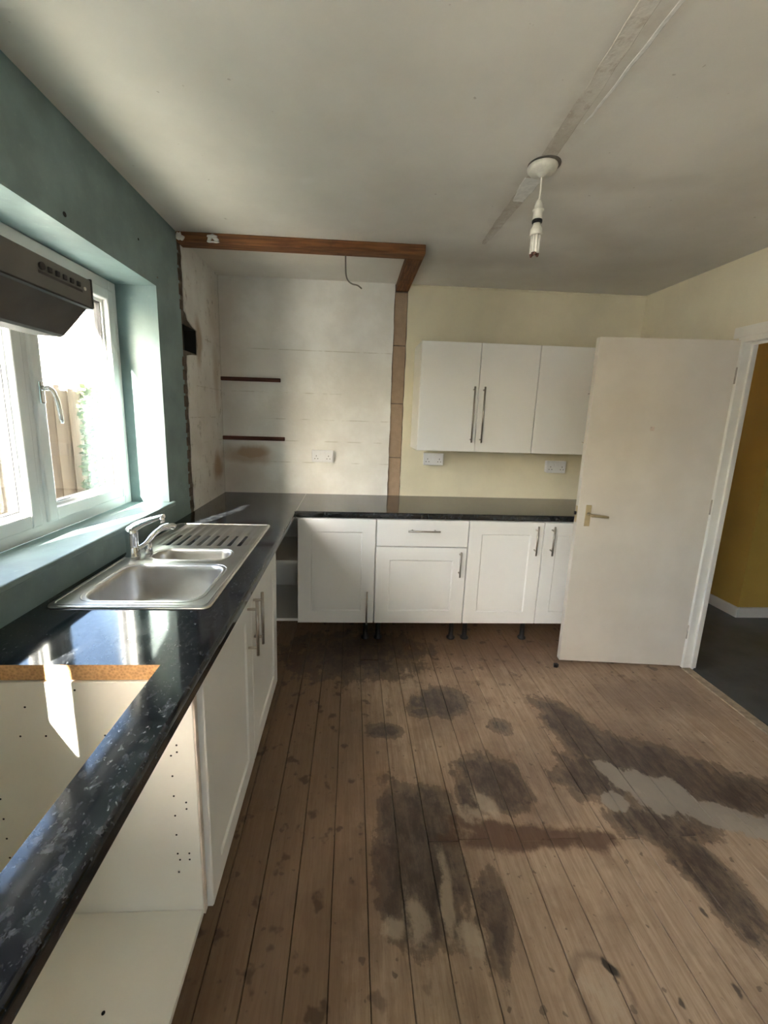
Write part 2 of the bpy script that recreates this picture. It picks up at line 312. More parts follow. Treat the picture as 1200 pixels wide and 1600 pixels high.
def obj(name, bm, mat, parent=None, local=False, loc=None):
    bmesh.ops.recalc_face_normals(bm, faces=bm.faces)
    if parent is None and loc is None and not local:
        xs = [v.co for v in bm.verts]; lo = [min(c[i] for c in xs) for i in range(3)]; hi = [max(c[i] for c in xs) for i in range(3)]
        loc = ((lo[0] + hi[0]) / 2, (lo[1] + hi[1]) / 2, lo[2])
    off = wloc(parent) if parent else Vector(loc or (0, 0, 0))
    if not local:
        for v in bm.verts: v.co -= off
    me = bpy.data.meshes.new(name); bm.to_mesh(me); bm.free()
    for mm in (mat if isinstance(mat, (list, tuple)) else [mat]): me.materials.append(mm)
    o = bpy.data.objects.new(name, me); C.objects.link(o); o.parent = parent
    if not parent and loc: o.location = loc
    return o
def tag(o, label=None, cat=None, group=None, kind=None):
    for k, v in (('label', label), ('category', cat), ('group', group), ('kind', kind)):
        if v: o[k] = v
    return o
def thing(name, label, cat, loc, rotz=0, group=None, kind=None):
    o = bpy.data.objects.new(name, None); C.objects.link(o); o.location = loc; o.rotation_euler = (0, 0, rotz); o.empty_display_size = .1
    return tag(o, label, cat, group, kind)
def struct(name, bm, mat, parent=None, label=None):
    o = obj(name, bm, mat, parent)
    if parent is None: o['kind'] = 'structure'
    if label: o['label'] = label
    return o
def ragged(y, z0, z1, amp, step=.035):
    out = []; z = z0
    while z < z1: out.append((y + random.uniform(-amp, amp), z)); z += step * random.uniform(.6, 1.5)
    out.append((y + random.uniform(-amp, amp), z1)); return out

# ================================================================== STRUCTURE
YN = -1.7       # inner face of the wall behind the camera
# floor: dark base with individual boards
b = BM(); box(b, -.02, W + .06, YN - .1, D + .1, -.12, -.022); floor = struct('floor', b, M['subfloor'])
pitch = .1135; x = .0115 - pitch
k = 0
joints = {12: [1.22], 13: [1.225], 15: [1.215], 16: [1.22], 18: [1.215], 20: [1.22], 8: [-.4], 4: [.3], 22: [.7], 5: [2.2], 10: [2.35], 24: [1.9]}
while x < W + .02:
    x0, x1 = max(x, .0) + .0011, min(x + pitch, W) - .0011
    if x1 - x0 > .01:
        ys = [YN] + joints.get(k, []) + [D - .003]
        for a, c in zip(ys, ys[1:]):
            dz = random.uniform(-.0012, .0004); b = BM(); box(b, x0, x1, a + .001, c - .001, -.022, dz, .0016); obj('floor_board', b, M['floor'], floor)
    x += pitch; k += 1
# ceiling
b = BM(); box(b, -.30, W + .12, YN - .15, D + .15, H, H + .12); ceil = struct('ceiling', b, M['ceiling'])
def chase(pts, mat, name):   # rough strip of plaster along the ceiling
    b = BM(); L = []; R = []
    for (xl, xr, y) in pts: L.append((xl, y)); R.append((xr, y))
    for i in range(len(pts) - 1):
        n = 5
        for q in range(n):
            def at(S, t): return S[i][0] + (S[i + 1][0] - S[i][0]) * t, S[i][1] + (S[i + 1][1] - S[i][1]) * t
            t0, t1 = q / n, (q + 1) / n; j = lambda s: math.sin(s * 57 + 3) * .0015 + math.sin(s * 131) * .001
            A = at(L, t0); B_ = at(R, t0); C_ = at(R, t1); D_ = at(L, t1)
            pts4 = [(A[0] + j(A[1]), A[1]), (B_[0] + j(B_[1] + 1), B_[1]), (C_[0] + j(C_[1] + 1), C_[1]), (D_[0] + j(D_[1]), D_[1])]
            lo = [b.verts.new((u, v, H - .0009)) for u, v in pts4]; up = [b.verts.new((u + s * .004, v, H + .001)) for (u, v), s in zip(pts4, (-1, 1, 1, -1))]
            b.faces.new(lo)
            for e in range(4): b.faces.new((lo[e], lo[(e + 1) % 4], up[(e + 1) % 4], up[e]))
    bmesh.ops.remove_doubles(b, verts=b.verts, dist=.0004)
    return obj(name, b, mat, ceil)
chase([(1.555, 1.60, .2), (1.560, 1.605, 1.0), (1.585, 1.63, 1.3), (1.60, 1.65, 1.62)], M['chase'], 'plaster_strip')
chase([(1.645, 1.662, .2), (1.652, 1.662, 1.06), (1.658, 1.665, 1.35), (1.658, 1.660, 1.45)], M['patch'], 'plaster_strip')
chase([(1.60, 1.65, 1.74), (1.605, 1.66, 1.9), (1.61, 1.655, 2.1), (1.615, 1.65, 2.3), (1.625, 1.64, 2.38)], M['chase'], 'plaster_strip')
chase([(1.60, 1.665, 1.755), (1.605, 1.665, 1.85), (1.62, 1.66, 1.93)], M['patch'], 'filler_patch')['label'] = 'fresh white filler patch'
# the second patch lies a hair prouder than the strip below it
for o in ceil.children:
    if o.name.startswith('filler'): o.location.z -= .0009

# wall_left (window wall): blue painted masonry with an opening, recessed where the larder wall was torn out
WY0, WY1, WZ0, WZ1 = .965, 2.165, 1.012, 2.092
VY0, VY1 = -1.45, .28
VZ0 = 1.20
b = BM()
T = -.30
box(b, T, 0, YN - .15, VY0, 0, H); box(b, T, 0, VY1, WY0, 0, H); box(b, T, 0, VY0, VY1, 0, VZ0); box(b, T, 0, VY0, VY1, WZ1, H); box(b, T, 0, WY0, WY1, 0, WZ0); box(b, T, 0, WY0, WY1, WZ1, H)
box(b, T, -.008, WY1, 2.47, 0, H)
# masonry behind the larder, with a knocked-out hole
hy0, hy1, hz0, hz1 = 2.475, 2.675, 1.845, 1.985
box(b, T, -.008, 2.47, hy0, 0, H, mi=1); box(b, T, -.008, hy1, D + .1, 0, H, mi=1); box(b, T, -.008, hy0, hy1, 0, hz0, mi=1); box(b, T, -.008, hy0, hy1, hz1, H, mi=1)
box(b, T, -.075, hy0, hy1, hz0, hz1, mi=2); box(b, -.08, -.0085, hy1 - .004, hy1 + .001, hz0, hz1, mi=2); box(b, -.08, -.0085, hy0, hy1, hz1 - .003, hz1 + .001, mi=2); box(b, -.08, -.0085, hy0, hy1, hz0 - .001, hz0 + .003, mi=2)  # near-black lining puts the hole's deep shade into the colour
wl = struct('wall_left', b, [M['blue'], M['mortar'], M['void']])
b = BM(); prism(b, [(WY1, H)] + [(WY1, 0)] + ragged(2.432, 0, H, .006), 0, -.0085, 0.)
obj('plaster_edge', b, M['blue'], wl)
for y, z in ((1.533, 2.128), (2.185, 2.135), (2.02, 2.24)):
    b = BM(); cyl(b, (-.004, y, z), (.0012, y, z), .008 if y < 2 else .005, seg=10); obj('screw_hole', b, M['void'] if y < 2.1 else M['cable'], wl)
poly = [(D, 0)] + [(D, H)] + [(y, z) for y, z in reversed(ragged(2.512, 0, 1.82, .010) + [(2.54, 1.825), (2.60, 1.835), (2.672, 1.84), (2.685, 1.90), (2.680, 1.985), (2.62, 1.995), (2.55, 2.02), (2.53, 2.05)] + ragged(2.506, 2.06, H, .007))]
b = BM(); prism(b, poly, 0, -.0079, -.001); obj('plaster_panel', b, M['oldwhite'], wl)['label'] = 'dirty white larder plaster'
z = .93
while z < 2.38:
    h = random.uniform(.05, .066)
    if not (1.80 < z < 2.0):
        b = BM(); box(b, -.04, -.004 + random.uniform(-.003, .002), 2.449 + random.uniform(0, .004), 2.500 - random.uniform(0, .006), z, z + h, .004); obj('brick', b, M['brickdark'], wl)
    z += .075
# wall_back: blockwork, three finishes
b = BM(); box(b, -.02, W + .2, D + .016, D + .15, 0, H); wbk = struct('wall_back', b, M['mortar'])
poly = [(0, 0)] + [(0, H)] + [(x, z) for x, z in reversed(ragged(1.234, 0, H, .003, .06))]
b = BM(); prism(b, poly, 1, D, D + .0165); obj('plaster_panel', b, M['oldwhite'], wbk)['label'] = 'old white larder plaster'
poly = [(W, H), (W, 0)] + ragged(1.331, 0, H, .0025, .06)
b = BM(); prism(b, poly, 1, D, D + .0165); obj('plaster_panel', b, M['cream'], wbk)['label'] = 'cream painted plaster'
zs = [0, .40, .803, 1.204, 1.607, 2.02, H - .052]
for a, c in zip(zs, zs[1:]):
    b = BM(); box(b, 1.238, 1.327, D + .009 + random.uniform(-.002, .002), D + .017, a + .003, c - .003, .002); obj('block', b, M['block'], wbk)
# wall_right with doorway
DY0, DY1, DZ = 1.455, 2.292, 2.005
WTK = .082
b = BM(); box(b, W, W + WTK, YN - .15, DY0, 0, H); box(b, W, W + WTK, DY1, D + .016, 0, H); box(b, W, W + WTK, DY0, DY1, DZ, H)
wr = struct('wall_right', b, M['cream'])
# wall_near (behind the camera) with a wide glazed opening added for light
NX0, NX1 = 1.15, 2.05
b = BM(); box(b, -.0, NX0, YN - .15, YN, 0, H); box(b, NX1, W, YN - .15, YN, 0, H); box(b, NX0, NX1, YN - .15, YN, 2.1, H); struct('wall_near', b, M['cream'])
def casement(name, label, along, const, a0, a1, z0, z1, panes, th=.07):
    pass
# ceiling edge coving shadow-gap trims
b = BM(); box(b, 1.331, W, D - .006, D, H - .012, H, .003); struct('trim_1', b, M['cream'])
# door lining and threshold
b = BM()
box(b, W - .004, W + WTK + .005, DY1 - .034, DY1, 0, DZ - .03, .002); box(b, W - .004, W + WTK + .005, DY0, DY0 + .034, 0, DZ - .03, .002); box(b, W - .004, W + WTK + .005, DY0, DY1, DZ - .034, DZ, .002)
box(b, W + .045, W + .06, DY1 - .046, DY1 - .034, 0, DZ - .034); box(b, W + .045, W + .06, DY0 + .034, DY1 - .034, DZ - .046, DZ - .034)
struct('trim_2', b, M['gloss'])
b = BM(); box(b, W - .016, W - .001, DY0 - .25, DY1 - .02, 0, DZ + .035); b.free()
b = BM(); box(b, W - .012, W - .0005, DY0 - .06, DY1 + .028, DZ - .008, DZ + .05, .003); box(b, W - .012, W - .0005, DY0 - .06, DY0 + .006, 0, DZ - .008, .003); struct('trim_3', b, M['gloss'])
b = BM(); box(b, W - .015, W + .045, DY0 + .036, DY1 - .036, -.001, .007, .003); struct('trim_4', b, M['strip'])
# hall
b = BM(); box(b, W + .06, 6.2, -.75, 4.6, -.12, -.002); struct('hall_floor', b, M['vinyl'])
b = BM(); box(b, W + .12, 6.2, -.75, 4.6, H, H + .12); struct('hall_ceiling', b, M['ceiling'])
b = BM(); box(b, 4.10, 6.2, 2.95, 4.6, 0, H); box(b, W + .12, 4.10, 4.45, 4.6, 0, H); box(b, 6.05, 6.2, -.75, 2.95, 0, H); box(b, W + WTK + .0001, W + WTK + .008, DY1, 4.45, 0, H); box(b, W + WTK + .0001, W + WTK + .008, -.6, DY0, 0, H)
box(b, W + .13, 3.85, -.75, -.6, 0, H); box(b, 4.75, 6.05, -.75, -.6, 0, H); box(b, 3.85, 4.75, -.75, -.6, 2.05, H); box(b, 3.85, 4.75, -.75, -.6, 0, .8)
struct('hall_wall', b, M['yellow'])
b = BM(); box(b, 4.082, 4.0995, 2.932, 4.45, -.002, .085, .004); box(b, 4.0995, 6.05, 2.932, 2.9495, -.002, .085, .004); struct('baseboard_hall', b, M['gloss'])

# ================================================================== WINDOWS
win = thing('window_1', 'white plastic casement window over the sink with two lights', 'window', (-.22, 1.565, WZ0), kind='structure')
FX0, FX1 = -.262, -.19
fy0, fy1, fz0, fz1 = WY0 + .001, WY1 - .001, 1.033, WZ1 - .001
b = BM(); fw = .058
for a in ((fy0, fy0 + fw, fz0, fz1), (fy1 - fw, fy1, fz0, fz1), (1.515, 1.572, fz0 + fw - .01, fz1 - fw + .01), (fy0 + fw, fy1 - fw, fz0, fz0 + fw), (fy0 + fw, fy1 - fw, fz1 - fw, fz1)):
    box(b, FX0, FX1, a[0], a[1], a[2], a[3], .005, 2)
obj('window_frame', b, M['pvc'], win)
def sash(y0, y1, s=.05, dx=.012):
    z0, z1 = fz0 + fw - .012, fz1 - fw + .012
    b = BM()
    for a in ((y0, y0 + s, z0, z1), (y1 - s, y1, z0, z1), (y0 + s, y1 - s, z0, z0 + s), (y0 + s, y1 - s, z1 - s, z1)):
        box(b, FX0 + .01, FX1 + dx, a[0], a[1], a[2], a[3], .006, 2)
    so = obj('sash', b, M['pvc'], win)
    b = BM(); g = s - .002; e = s + .012
    for a in ((y0 + g, y0 + e, z0 + g, z1 - g), (y1 - e, y1 - g, z0 + g, z1 - g), (y0 + e, y1 - e, z0 + g, z0 + e), (y0 + e, y1 - e, z1 - e, z1 - g)): box(b, FX0 + .02, FX1 - .012, *a)
    obj('glazing_bead', b, M['pvc'], so)
    b = BM(); g2 = e; e2 = e + .003
    for a in ((y0 + g2, y0 + e2, z0 + g2, z1 - g2), (y1 - e2, y1 - g2, z0 + g2, z1 - g2), (y0 + e2, y1 - e2, z0 + g2, z0 + e2), (y0 + e2, y1 - e2, z1 - e2, z1 - g2)): box(b, FX0 + .025, FX1 - .018, *a)
    obj('gasket', b, M['gasket'], so)
    b = BM(); box(b, -.236, -.232, y0 + e - .004, y1 - e + .004, z0 + e - .004, z1 - e + .004); box(b, -.220, -.216, y0 + e - .004, y1 - e + .004, z0 + e - .004, z1 - e + .004); obj('pane', b, M['glass'], so)
    return so
s1 = sash(fy0 + fw - .012, 1.527); s2 = sash(1.560, fy1 - fw + .012)
def whandle(so, y):
    b = BM(); box(b, FX1 + .0125, FX1 + .022, y - .012, y + .012, 1.52, 1.60, .004, 2); cyl(b, (FX1 + .022, y, 1.575), (FX1 + .045, y, 1.575), .009)
    tube(b, curve_pts([(FX1 + .042, y - .004, 1.578), (FX1 + .052, y + .008, 1.565), (FX1 + .056, y + .022, 1.52), (FX1 + .056, y + .032, 1.45)], 12), [.008] * 4 + [.0085] * 8 + [.006], 8)
    h = obj('window_handle', b, M['chrome'], win); return h
whandle(s2, 1.585)
b = BM(); box(b, FX1 - .005, .022, WY0 + .002, WY1 - .002, 1.0125, 1.0345, .005, 2); box(b, .0008, .022, WY1 - .004, WY1 + .03, 1.0125, 1.0345, .004); sill = struct('trim_5', b, M['blue'])
# unseen glazed opening added behind the camera to lift the room light
w2 = thing('fill_window_near', 'unseen glazed double door added behind the camera for fill light', 'window', ((NX0 + NX1) / 2, YN - .07, 0), kind='structure')
b = BM()
for a in ((NX0, NX0 + .07), (NX1 - .07, NX1), (1.58, 1.62)): box(b, *a, YN - .11, YN - .04, 0.0, 2.1, .004)
for z0, z1 in ((0.0, .12), (2.02, 2.1)): box(b, NX0 + .07, NX1 - .07, YN - .11, YN - .04, z0, z1, .004)
obj('window_frame', b, M['pvc'], w2)
b = BM(); box(b, NX0 + .05, NX1 - .05, YN - .078, YN - .074, .1, 2.04); obj('pane', b, M['glass'], w2)
w3 = thing('fill_window_hall', 'unseen hall window added for light', 'window', (4.3, -.68, .8), kind='structure')  # unseen opening added so daylight reaches the hall
b = BM()
for a in ((3.85, 3.90), (4.70, 4.75)): box(b, *a, -.71, -.65, .8, 2.05, .004)
for z0, z1 in ((.8, .85), (2.0, 2.05)): box(b, 3.90, 4.70, -.71, -.65, z0, z1, .004)
obj('window_frame', b, M['pvc'], w3)
b = BM(); box(b, 3.89, 4.71, -.682, -.678, .84, 2.01); obj('pane', b, M['glass'], w3)

w4 = thing('fill_window_left', 'unseen second window added in the left wall behind the camera for fill light', 'window', (-.22, -.8, VZ0), kind='structure')  # added for fill and for the sun patch on the hob cabinet
b = BM()
for a in ((VY0, VY0 + .07), (-.62, -.56), (VY1 - .07, VY1)): box(b, FX0, FX1, *a, VZ0, WZ1, .004)
for z0, z1 in ((VZ0, VZ0 + .07), (WZ1 - .07, WZ1)): box(b, FX0, FX1, VY0 + .07, VY1 - .07, z0, z1, .004)
obj('window_frame', b, M['pvc'], w4)
b = BM(); box(b, -.228, -.224, VY0 + .05, VY1 - .05, VZ0 + .05, WZ1 - .05); obj('pane', b, M['glass'], w4)
# ================================================================== OUTSIDE
b = BM(); box(b, -40, -.30, -40, 40, -.45, -.35); struct('ground', b, M['paving'])  # pale paving added to bounce sunlight up to the ceiling
b = BM(); box(b, -.55, -.301, -3, 7, H + .02, H + .14); struct('roof_eave', b, M['gloss'])
b = BM(); box(b, -2.27, 9, -9, -6, -.4, 8.6); struct('sun_blocker_house', b, M['housebrick'])  # unseen house block added to cut and shape the incoming sun
fen = thing('garden_fence', 'weathered close-board timber fence seen through the kitchen window', 'fence', (-2.42, 3, -.35))
y = -1.0; fk = 0
while y < 5.4:
    h = 1.70 + random.uniform(-.015, .015)
    px = -2.388 if fk % 2 else -2.405
    b = BM(); prism(b, [(px, y), (px + .008, y + .118), (-2.42, y + .118), (-2.42, y)], 2, -.34, h); obj('board', b, M['fence'], fen); y += .12; fk += 1
for yy in (-.4, 1.4, 3.2, 5.0):
    b = BM(); box(b, -2.56, -2.46, yy, yy + .1, -.35, 1.75, .005); obj('post', b, M['fence'], fen)
for zz in (.2, 1.35):
    b = BM(); box(b, -2.46, -2.421, -1, 5.4, zz, zz + .08); obj('rail', b, M['fence'], fen)
sh = thing('ivy_shrub', 'dark green ivy bush growing at the end of the fence', 'shrub', (-2.25, 5.25, -.35))
b = BM()
for k in range(1500):
    u, v = random.uniform(0, 1), random.uniform(0, 2 * PI); zz = -.3 + 2.05 * random.random(); rr = .30 * (1 - .25 * abs(zz - .7) / 1.05) * math.sqrt(u)
    c = Vector((-2.13 + rr * math.cos(v) * .6, 5.22 + rr * math.sin(v), zz)); s = random.uniform(.03, .055)
    a = Vector((random.uniform(-1, 1), random.uniform(-1, 1), random.uniform(-.6, .6))).normalized(); n = a.orthogonal().normalized()
    vs = [b.verts.new(c + a * s), b.verts.new(c + n * s * .6), b.verts.new(c - a * s), b.verts.new(c - n * s * .6)]; b.faces.new(vs)
lf = obj('foliage', b, M['leaf'], sh); lf['kind'] = 'stuff'
b = BM(); tube(b, curve_pts([(-2.2, 5.2, -.35), (-2.18, 5.24, .4), (-2.23, 5.2, 1.1), (-2.2, 5.25, 1.5)], 12), .025, 7); obj('stem', b, M['batten'], sh)
cy_ = thing('sun_blocker_cypress', 'unseen tall narrow dark cypress added beside the house opposite to block sun', 'tree', (-2.63, -6, -.35))  # unseen tree added to keep sun off the sink side
b = BM(); rings = []
for i in range(46):
    z = -.2 + 8.8 * i / 45; r0 = .245 * min(1, .4 + i / 4, (46 - i) / 6)
    rings.append([b.verts.new((-2.63 + r0 * math.cos(a * PI / 9) * random.uniform(.86, 1.1), -6 + r0 * math.sin(a * PI / 9) * random.uniform(.8, 1.15), z + random.uniform(-.06, .06))) for a in range(18)])
for A, B_ in zip(rings, rings[1:]):
    for a in range(18): b.faces.new((A[a], A[(a + 1) % 18], B_[(a + 1) % 18], B_[a]))
b.faces.new(rings[0][::-1]); b.faces.new(rings[-1]); fo = obj('foliage', b, M['leaf'], cy_); fo['kind'] = 'stuff'
b = BM(); cyl(b, (-2.63, -6, -.35), (-2.63, -6, .3), .07, seg=10); obj('trunk', b, M['batten'], cy_)
nb = thing('garden_building', 'white rendered building in sunlight beyond the end of the fence', 'building', (-3.5, 8, -.35))
b = BM(); box(b, -5.2, -1.2, 6.6, 9.5, -.35, 2.75); obj('wall', b, M['render'], nb)
b = BM(); prism(b, [(6.4, 2.75), (9.7, 2.75), (9.7, 2.83), (6.4, 2.83)], 0, -5.35, -1.05); obj('roof', b, M['render'], nb)
b = BM(); tube(b, [(-9, 6.3 + 0, 3.06), (-6, 7.5, 2.95), (-3, 8.8, 3.05)], .012, 6)
b.free()

# ================================================================== CABINETS
def shaker(bm, u0, u1, z0, z1, depth0, depth1, axis, fr=.085, rec=.006, bev=.004):
    """moulded cabinet door: slab from depth0 (back) to depth1 (front) with a recessed centre panel. axis: 'x' faces +X, 'y' faces -Y"""
    def P(u, z, d): return (d, u, z) if axis == 'x' else (u, d, z)
    sgn = 1 if depth1 > depth0 else -1
    L = [(0, 0., depth0), (0, 0., depth1 - sgn * .003), (0, .003, depth1), (1, fr, depth1), (1, fr + .007, depth1 - sgn * rec), (1, fr + .016, depth1 - sgn * rec * 1.0)]
    rings = [[bm.verts.new(P(*q, d)) for q in ((u0 + i, z0 + i), (u1 - i, z0 + i), (u1 - i, z1 - i), (u0 + i, z1 - i))] for _, i, d in L]
    bm.faces.new(rings[0])
    for A, B_ in zip(rings, rings[1:]):
        for k in range(4): bm.faces.new((A[k], A[(k + 1) % 4], B_[(k + 1) % 4], B_[k]))
    bm.faces.new(rings[-1])
def bar(parent, p, q, face, r=.0058, inset=.03):
    """bar handle from p to q, its posts reaching back to the door face along axis 'x' or 'y' at coordinate face[1]"""
    p = Vector(p); q = Vector(q); d = (q - p).normalized(); b = BM(); cyl(b, p, q, r, seg=14)
    for e in (p + d * inset, q - d * inset):
        f = e.copy(); f['xyz'.index(face[0])] = face[1]; cyl(b, e, f, r * .85, seg=12)
    return obj('handle', b, M['nickel'], parent)
def leg(parent, x, y, top, name='leg'):
    b = BM(); lathe(b, x, y, [(.028, 0.0005), (.030, .006), (.026, .014), (.017, .022), (.016, top - .03), (.024, top - .024), (.034, top - .012), (.034, top - .0005)], 14); return obj(name, b, M['black'], parent)
ZB, ZT = .155, .868          # carcass bottom / top (worktop underside 0.870)
WT = .91
# --- sink unit, left run
FXL = .594
su = thing('sink_base_cabinet', 'white two-door base cabinet under the sink with bar handles', 'cabinet', (.3, 1.43, 0))
b = BM(); box(b, .03, .574, .935, .953, ZB, ZT - .002, .001); obj('side_panel', b, M['melamine'], su)
b = BM(); box(b, .03, .574, 1.912, 1.93, ZB, ZT - .002, .001); obj('side_panel', b, M['melamine'], su)
b = BM(); box(b, .03, .574, .953, 1.912, ZB, ZB + .018); obj('bottom_panel', b, M['melamine'], su)
b = BM(); box(b, .03, .036, .953, 1.912, ZB + .018, ZT - .16); obj('back_panel', b, M['melamine'], su)
for y0, y1, hy, hz0, hz1 in ((.936, 1.429, 1.378, .645, .855), (1.434, 1.930, 1.464, .64, .85)):
    b = BM(); shaker(b, y0, y1, ZB - .003, ZT - .008, .576, FXL, 'x', .075); dr = obj('door', b, M['cabdoor'], su)
    bar(dr, (FXL + .034, hy, hz0), (FXL + .034, hy, hz1), ('x', FXL - .001))
for y in (.99, 1.87):
    for x in (.10, .50): leg(su, x, y, ZB)
# --- oven housing unit, open
ou = thing('open_oven_cabinet', 'white open-fronted base cabinet under the hob cut-out with drilled side panels', 'cabinet', (.3, .63, 0))
b = BM(); box(b, .02, .574, .915, .9335, ZB, ZT - .002, .0015); sp = obj('side_panel', b, M['melamine'], ou)
b = BM(); box(b, .02, .574, .33, .348, ZB, ZT - .002, .0015); obj('side_panel', b, M['melamine'], ou)
b = BM(); box(b, .02, .574, .3485, .9145, ZB, ZB + .018, .0015); obj('bottom_panel', b, M['melamine'], ou)
b = BM(); box(b, .574, .5785, .9165, .932, ZB, ZT - .002); obj('edge_strip', b, M['rawedge'], ou)
b = BM(); cyl(b, (0, 0, 0), (0, -.0015, 0), .0026, seg=8); hole0 = obj('drill_hole', b, M['void'], sp, True)
spots = [(x, .30 + .06 * k) for k in range(9) for x in (.515, .09)] + [(.36, .60), (.36, .72), (.53, .69), (.53, .67), (.545, .52), (.545, .50), (.545, .36), (.545, .34), (.52, .34), (.30, .845), (.16, .72), (.22, .72), (.18, .80)]
for i, (xx, zz) in enumerate(spots):
    h = hole0 if i == 0 else hole0.copy()
    if i: C.objects.link(h)
    h.location = Vector((xx, .9158, zz)) - wloc(ou)
for xx, yy in ((.42, .72), (.30, .50)):
    b = BM(); cyl(b, (xx, yy, ZB + .0175), (xx, yy, ZB + .0192), .004, seg=8); obj('screw_hole', b, M['void'], ou)
for y in (.39, .87):
    for x in (.09, .50): leg(ou, x, y, ZB)
# --- back run
FY = 2.532          # carcass front 2.552, door face 2.532
def carcass(t, x0, x1, shelf=True, y0=2.553, y1=D - .012):
    for a in ((x0, x0 + .018), (x1 - .018, x1)): b = BM(); box(b, *a, y0, y1, ZB, ZT - .002, .001); obj('side_panel', b, M['melamine'], t)
    b = BM(); box(b, x0 + .018, x1 - .018, y0, y1, ZB, ZB + .018); obj('bottom_panel', b, M['melamine'], t)
    b = BM(); box(b, x0 + .018, x1 - .018, y1 - .006, y1, ZB + .018, ZT - .002); obj('back_panel', b, M['melamine'], t)
    b = BM(); box(b, x0 + .018, x1 - .018, y0, y0 + .09, ZT - .02, ZT - .002); obj('top_rail', b, M['melamine'], t)
    if shelf: b = BM(); box(b, x0 + .019, x1 - .019, y0 + .02, y1 - .007, .552, .570); obj('shelf', b, M['melamine'], t)
def front(t, x0, x1, z0=ZB - .001, z1=ZT - .003, nm='door', fr=.085, flat=False):
    b = BM()
    if flat: box(b, x0, x1, FY, FY + .02, z0, z1, .003, 2)
    else: shaker(b, x0, x1, z0, z1, FY + .02, FY, 'y', fr)
    return obj(nm, b, M['cabdoor'], t)
HY = FY - .034
cu = thing('corner_base_cabinet', 'white corner base cabinet with one door and an open shelved half beside the left run', 'cabinet', (.62, 2.83, 0))
carcass(cu, .12, 1.119)
dr = front(cu, .620, 1.118); bar(dr, (1.072, HY, .160), (1.072, HY, .388), ('y', FY + .001))
for x in (.17, 1.072): leg(cu, x, 2.615, ZB); leg(cu, x, 3.03, ZB)
du = thing('drawer_base_cabinet', 'white base cabinet with one drawer above a single door', 'cabinet', (1.42, 2.83, 0))
carcass(du, 1.121, 1.719)
dr = front(du, 1.124, 1.718, .690, ZT - .003, 'drawer', flat=True); bar(dr, (1.322, HY, .800), (1.528, HY, .800), ('y', FY + .001))
dr = front(du, 1.124, 1.718, ZB - .001, .684, fr=.088); bar(dr, (1.672, HY, .495), (1.672, HY, .665), ('y', FY + .001), inset=.022)
for x in (1.16, 1.672): leg(du, x, 2.615, ZB); leg(du, x, 3.03, ZB)
dd = thing('double_base_cabinet', 'white two-door base cabinet partly hidden by the open room door', 'cabinet', (2.22, 2.83, 0))
carcass(dd, 1.721, 2.719)
dr = front(dd, 1.723, 2.217); bar(dr, (2.164, HY, .650), (2.164, HY, .846), ('y', FY + .001))
dr = front(dd, 2.222, 2.717); bar(dr, (2.272, HY, .650), (2.272, HY, .846), ('y', FY + .001))
for x in (1.768, 2.18, 2.67): leg(dd, x, 2.615, ZB); leg(dd, x, 3.03, ZB)
# --- wall units
UY = 2.80; UZ0, UZ1 = 1.289, 2.008
def wallunit(t, x0, x1, doors):
    for a in ((x0, x0 + .018), (x1 - .018, x1)): b = BM(); box(b, *a, UY + .021, D - .002, UZ0, UZ1, .001); obj('side_panel', b, M['melamine'], t)
    for z0 in (UZ0, UZ1 - .018): b = BM(); box(b, x0 + .018, x1 - .018, UY + .021, D - .002, z0, z0 + .018); obj('top_panel' if z0 > 1.5 else 'bottom_panel', b, M['melamine'], t)
    b = BM(); box(b, x0 + .018, x1 - .018, D - .010, D - .004, UZ0 + .018, UZ1 - .018); obj('back_panel', b, M['melamine'], t)
    for a0, a1, hx in doors:
        b = BM(); box(b, a0, a1, UY, UY + .02, UZ0 + .001, UZ1 - .001, .003, 2); dr = obj('door', b, M['cabdoor'], t)
        bar(dr, (hx, UY - .034, 1.355), (hx, UY - .034, 1.725), ('y', UY + .001), inset=.02)
wu = thing('double_wall_cabinet', 'white wall cabinet with two plain doors and long paired bar handles', 'cabinet', (1.797, 2.96, UZ0)); wallunit(wu, 1.396, 2.194, ((1.398, 1.7935, 1.760), (1.7965, 2.1925, 1.828)))
wu = thing('single_wall_cabinet', 'white single-door wall cabinet partly hidden behind the open room door', 'cabinet', (2.395, 2.96, UZ0)); wallunit(wu, 2.1955, 2.594, ((2.1975, 2.5925, 2.553),))

# ================================================================== WORKTOPS
def worktop_cells(bm, xs, ys, holes, z0, z1):
    """solid slab made of grid cells, hole walls get material 1"""
    V = {}
    def v(i, j, z):
        k = (i, j, z)
        if k not in V: V[k] = bm.verts.new((xs[i], ys[j], z))
        return V[k]
    solid = {(i, j) for i in range(len(xs) - 1) for j in range(len(ys) - 1) if (i, j) not in holes}
    for i, j in solid:
        f = bm.faces.new((v(i, j, z1), v(i + 1, j, z1), v(i + 1, j + 1, z1), v(i, j + 1, z1)))
        f = bm.faces.new((v(i, j, z0), v(i, j + 1, z0), v(i + 1, j + 1, z0), v(i + 1, j, z0))); f.material_index = 1
        for (di, dj), (a, c) in {(-1, 0): ((i, j), (i, j + 1)), (1, 0): ((i + 1, j), (i + 1, j + 1)), (0, -1): ((i, j), (i + 1, j)), (0, 1): ((i, j + 1), (i + 1, j + 1))}.items():
            if (i + di, j + dj) not in solid:
                if i + di == len(xs) - 1: continue      # the nose closes this side
                f = bm.faces.new((v(*a, z0), v(*c, z0), v(*c, z1), v(*a, z1))); f.material_index = 1
